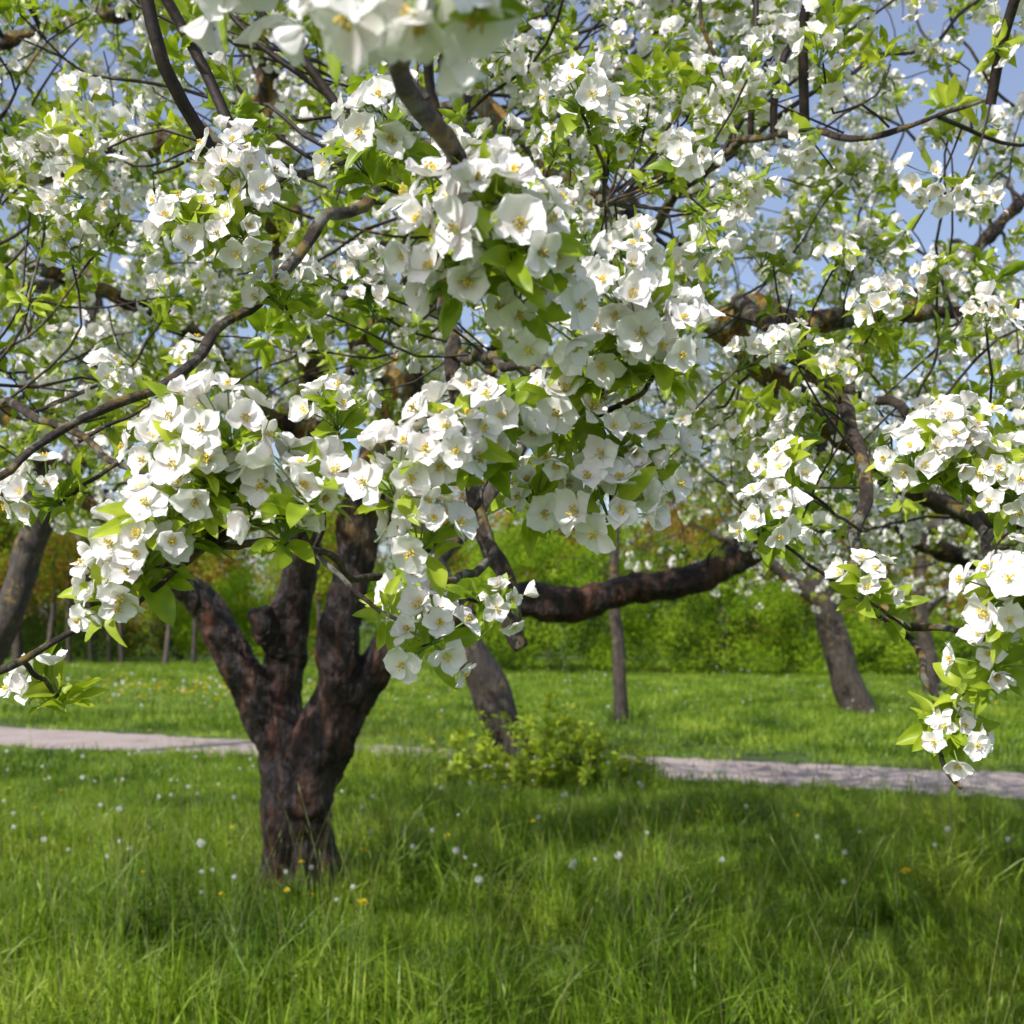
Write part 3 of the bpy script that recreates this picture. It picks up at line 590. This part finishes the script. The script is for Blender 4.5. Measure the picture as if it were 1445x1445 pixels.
def grass_clump(i,n,rad,hmin,hmax,w,seeds_n=0,ns=3,leanv=.5):
    acc=Acc(); cl=R(0,6.28)
    for k in range(n):
        a=R(0,6.28); rr=rad*math.sqrt(R(0,1)); bx,by=rr*math.cos(a),rr*math.sin(a)
        h=R(hmin,hmax)*(1-.25*rr/rad); la=cl+random.gauss(0,1.2); lean=h*abs(random.gauss(0.15,leanv))
        dx,dy=math.cos(la),math.sin(la); fa=R(0,6.28); wx,wy=math.cos(fa)*w*R(.6,1.3)/2,math.sin(fa)*w*R(.6,1.3)/2
        V=[];F=[]
        for j in range(ns+1):
            t=j/ns; ww=(1-t**1.8); o=lean*t*t; z=h*(t-.3*t*t*min(1.6,lean/h)**1.2)
            cx,cy=bx+dx*o,by+dy*o
            if j<ns:
                V+=[(cx-wx*ww,cy-wy*ww,z),(cx+wx*ww,cy+wy*ww,z)]
                if j: F.append((2*j-2,2*j-1,2*j+1,2*j))
            else:
                V.append((cx,cy,z)); F.append((2*j-2,2*j-1,2*j))
        acc.add(V,F,0)
    for k in range(seeds_n):
        bx,by=R(-rad,rad),R(-rad,rad); h=hmax*R(1.05,1.35); lx,ly=R(-.3,.3)*h,R(-.3,.3)*h
        P,r=crom([(bx,by,0),(bx+lx*.3,by+ly*.3,h*.55),(bx+lx,by+ly,h)],[.0013,.0011,.0008],2); tube(acc,P,r,3,1,0,False)
        tp=P[-1]; tube(acc,np.array([tp,tp+(lx*.05,ly*.05,.015),tp+(lx*.1,ly*.1,.04)]),[.0008,.003,.0005],3,1,0,False)
    return acc.mesh('gr%d'%i,[M_grass,M_straw],True)
C_gr=bpy.data.collections.new('grass_tuft_parts')
specs=[(26,.14,.16,.34,.009,0,4,.7),(26,.15,.14,.30,.010,0,4,.9),(22,.14,.22,.46,.009,1,4,.6),(34,.15,.08,.20,.010,0,3,.7),
       (55,.30,.06,.15,.013,0,2,.5),(55,.30,.05,.12,.013,0,2,.5),(22,.12,.26,.54,.012,1,5,.9)]
for i,sp in enumerate(specs): obj('part_gr_%d'%i,grass_clump(i,*sp),None,C_gr)
S=Sc()
def gput(x,y,idx,sc):
    S.a[0].append((x,y,-0.003));S.a[1].append((R(-.12,.12),R(-.12,.12),R(0,6.28)));S.a[2].append(sc);S.a[3].append(idx)
def in_trunk(x,y): return (x+1.15)**2+(y-6)**2<.20**2
n=0
while n<6000:
    y=3.0+R(0,1)**.8*8.6; x=R(-1,1)*(.50*y+1.0)
    dp=abs(y-pc(x))-1.0
    if dp<0.03+.1*noise.noise(Vector((x*2,y*2,4))) or in_trunk(x,y): continue
    hf=noise.noise(Vector((x*.9,y*.9,0)))*.8+noise.noise(Vector((x*3,y*3,5)))*.6+.9
    if y>6.5: hf*=max(.5,1-(y-6.5)*.12)
    if dp<1.2 and x>.8: hf*=.4+.5*max(0,dp)/1.2
    if hf<.7: gput(x,y,3,max(.5,hf*1.4))
    else: gput(x,y,random.choice([0,1,2,3,6,0,1]),min(1.3,hf)*R(.75,1.15))
    n+=1
for _ in range(520):
    x=R(-4.0,1.4); y=pc(x)-1.0-abs(random.gauss(0,.35)); gput(x,y,random.choice([2,6,0]),R(.6,1.0)*(1.1 if x>-2.6 else .6))
for _ in range(50):
    x=R(-5,7); gput(x,pc(x)-R(.8,1.05),3,R(.4,.7)); 
for _ in range(60):
    a=R(0,6.28); rr=R(.22,.42); gput(-1.15+rr*math.cos(a),6+rr*math.sin(a),random.choice([0,2,6]),R(.7,1.1))
n=0
while n<9000:
    y=9.5+R(0,1)**.75*36; x=R(-1,1)*(.50*y+2.0)
    dp=abs(y-pc(x))-1.0
    if dp<0.02: continue
    gput(x,y,random.choice([4,5,4]),(R(.6,1.0) if dp<1.0 else R(.8,1.6))*(1+y*.014)); n+=1
scatter('grass',*S.a,C_gr,None,True)

def dand(kind):
    acc=Acc(); h=.34 if kind else .32
    P,r=crom([(0,0,0),(.01,0,h*.5),(.0,.01,h)],[.002,.0017,.0015],3); tube(acc,P,r,5,0)
    if kind==0:
        for k in range(46):
            a=k*2.4; t=.15+1.35*(k/46)**.6; l=.021*(.6+.4*k/46); d=Vector((math.sin(t)*math.cos(a),math.sin(t)*math.sin(a),math.cos(t)))
            e=d.cross(Vector((0,0,1))).normalized()*.0019; o=Vector((0,.01,h)); acc.add([o-e*.5,o+e*.5,o+d*l+e,o+d*l-e],[(0,1,2,3)],1)
    else:
        for k in range(110):
            zt=1-2*(k+.5)/110; a=k*2.4; q=math.sqrt(1-zt*zt); d=Vector((q*math.cos(a),q*math.sin(a),zt)); o=Vector((0,.01,h+.012)); l=.018
            e=d.cross(Vector((.3,.2,1))).normalized()*.0024; e2=d.cross(e).normalized()*.0024
            acc.add([o+d*l-e,o+d*l-e2,o+d*l+e,o+d*l+e2],[(0,1,2,3)],1)
            acc.add([o,o+e*.2,o+d*l],[(0,1,2)],1)
    return acc.mesh('dand',[M_stalk,M_yellow if kind==0 else M_fluff],False)
C_d=bpy.data.collections.new('dandelion_parts'); obj('part_d_0',dand(0),None,C_d); obj('part_d_1',dand(1),None,C_d)
S=Sc()
def dput(x,y,i,s=1): S.a[0].append((x,y,0));S.a[1].append((R(-.3,.3),R(-.3,.3),R(0,6)));S.a[2].append(s);S.a[3].append(i)
for x,y,i,s in [(-1.5,5.4,1,1.25),(-.85,5.4,0,1.3),(-.72,4.4,0,1.3),(-.4,5.6,1,1.1),(.55,5.6,1,1.1),(1.9,5.0,0,1.3),(.42,7.6,1,1),(-2.4,6.9,1,1.1),(-.2,4.9,1,1.1)]: dput(x,y,i,s)
for _ in range(230):
    y=R(5.2,11); x=R(-.5,.5)*y
    if x>.5 and R(0,1)<.5: continue
    if abs(y-pc(x))<1.1: continue
    dput(x,y,1 if R(0,1)<.75 else 0,R(.55,1.0))
for _ in range(520):
    x=-6+random.gauss(0,2.2); y=18+random.gauss(0,1.8); 
    if abs(y-pc(x))<1.2: continue
    dput(x,y,0 if R(0,1)<.85 else 1,R(1.0,1.8))
for _ in range(420):
    y=R(14,34); x=R(-.5,.5)*y
    if abs(y-pc(x))<1.2: continue
    dput(x,y,1 if R(0,1)<.5 else 0,R(.8,1.3))
scatter('dandelions',*S.a,C_d)

sh=empty('shrub'); S=Sc(); acc=Acc()
for k in range(85):
    a=R(0,6.28); rr=R(0,1)**.6*.85; bx,by=.25+rr*math.cos(a)*1.1,10.4+rr*math.sin(a)*.6
    h=R(.15,.9)*(1.1-rr*.8); lx,ly=R(-.3,.3),R(-.3,.2)
    P,r=crom([(bx,by,0),(bx+lx*.4,by+ly*.4,h*.6),(bx+lx,by+ly,h)],[.005,.004,.002],4); tube(acc,P,r,4,0,0,False)
    for p in P[2:]:
        if R(0,1)<.75:
            S.a[0].append(tuple(p));S.a[1].append(dir_euler((R(-.8,.8),R(-.8,.8),1)));S.a[2].append(R(.9,2.0));S.a[3].append(random.randrange(3)+3)
obj('stems',acc.mesh('stems',[M_stalk]),sh); scatter('leaves',*S.a,C_lf,sh)

# ================================================================ LIGHT, SKY, CAMERA
sd=Vector((-.46,-.58,.67)).normalized(); el=math.asin(sd.z); az=math.atan2(sd.x,sd.y)
sun=bpy.data.lights.new('sun','SUN'); sun.energy=5.0; sun.angle=math.radians(.5); sun.color=(1,.975,.93)
so=bpy.data.objects.new('sun',sun); scene.collection.objects.link(so); so.rotation_euler=sd.to_track_quat('Z','Y').to_euler()
w=bpy.data.worlds.new('World'); scene.world=w; w.use_nodes=True; nt=w.node_tree
bg=nt.nodes['Background']; sk=nt.nodes.new('ShaderNodeTexSky'); sk.sky_type='NISHITA'; sk.sun_disc=False; sk.sun_elevation=el; sk.sun_rotation=az; sk.dust_density=1.8; sk.air_density=1.0; sk.ozone_density=1.2
hz=nt.nodes.new('ShaderNodeMix'); hz.data_type='RGBA'; hz.blend_type='ADD'; hz.inputs[0].default_value=1.0; hz.inputs[7].default_value=(.9,.85,1.2,1)
nt.links.new(sk.outputs[0],hz.inputs[6]); nt.links.new(hz.outputs[2],bg.inputs[0]); bg.inputs[1].default_value=0.14
cam=bpy.data.cameras.new('camera'); co=bpy.data.objects.new('camera',cam); scene.collection.objects.link(co)
co.location=(0,0,1.5); co.rotation_euler=(math.radians(90),0,0); cam.sensor_width=36; cam.lens=38.6; cam.shift_y=.1125; cam.clip_end=2000; cam.clip_start=.05
cam.dof.use_dof=True; cam.dof.focus_distance=1.4; cam.dof.aperture_fstop=7.5
scene.camera=co
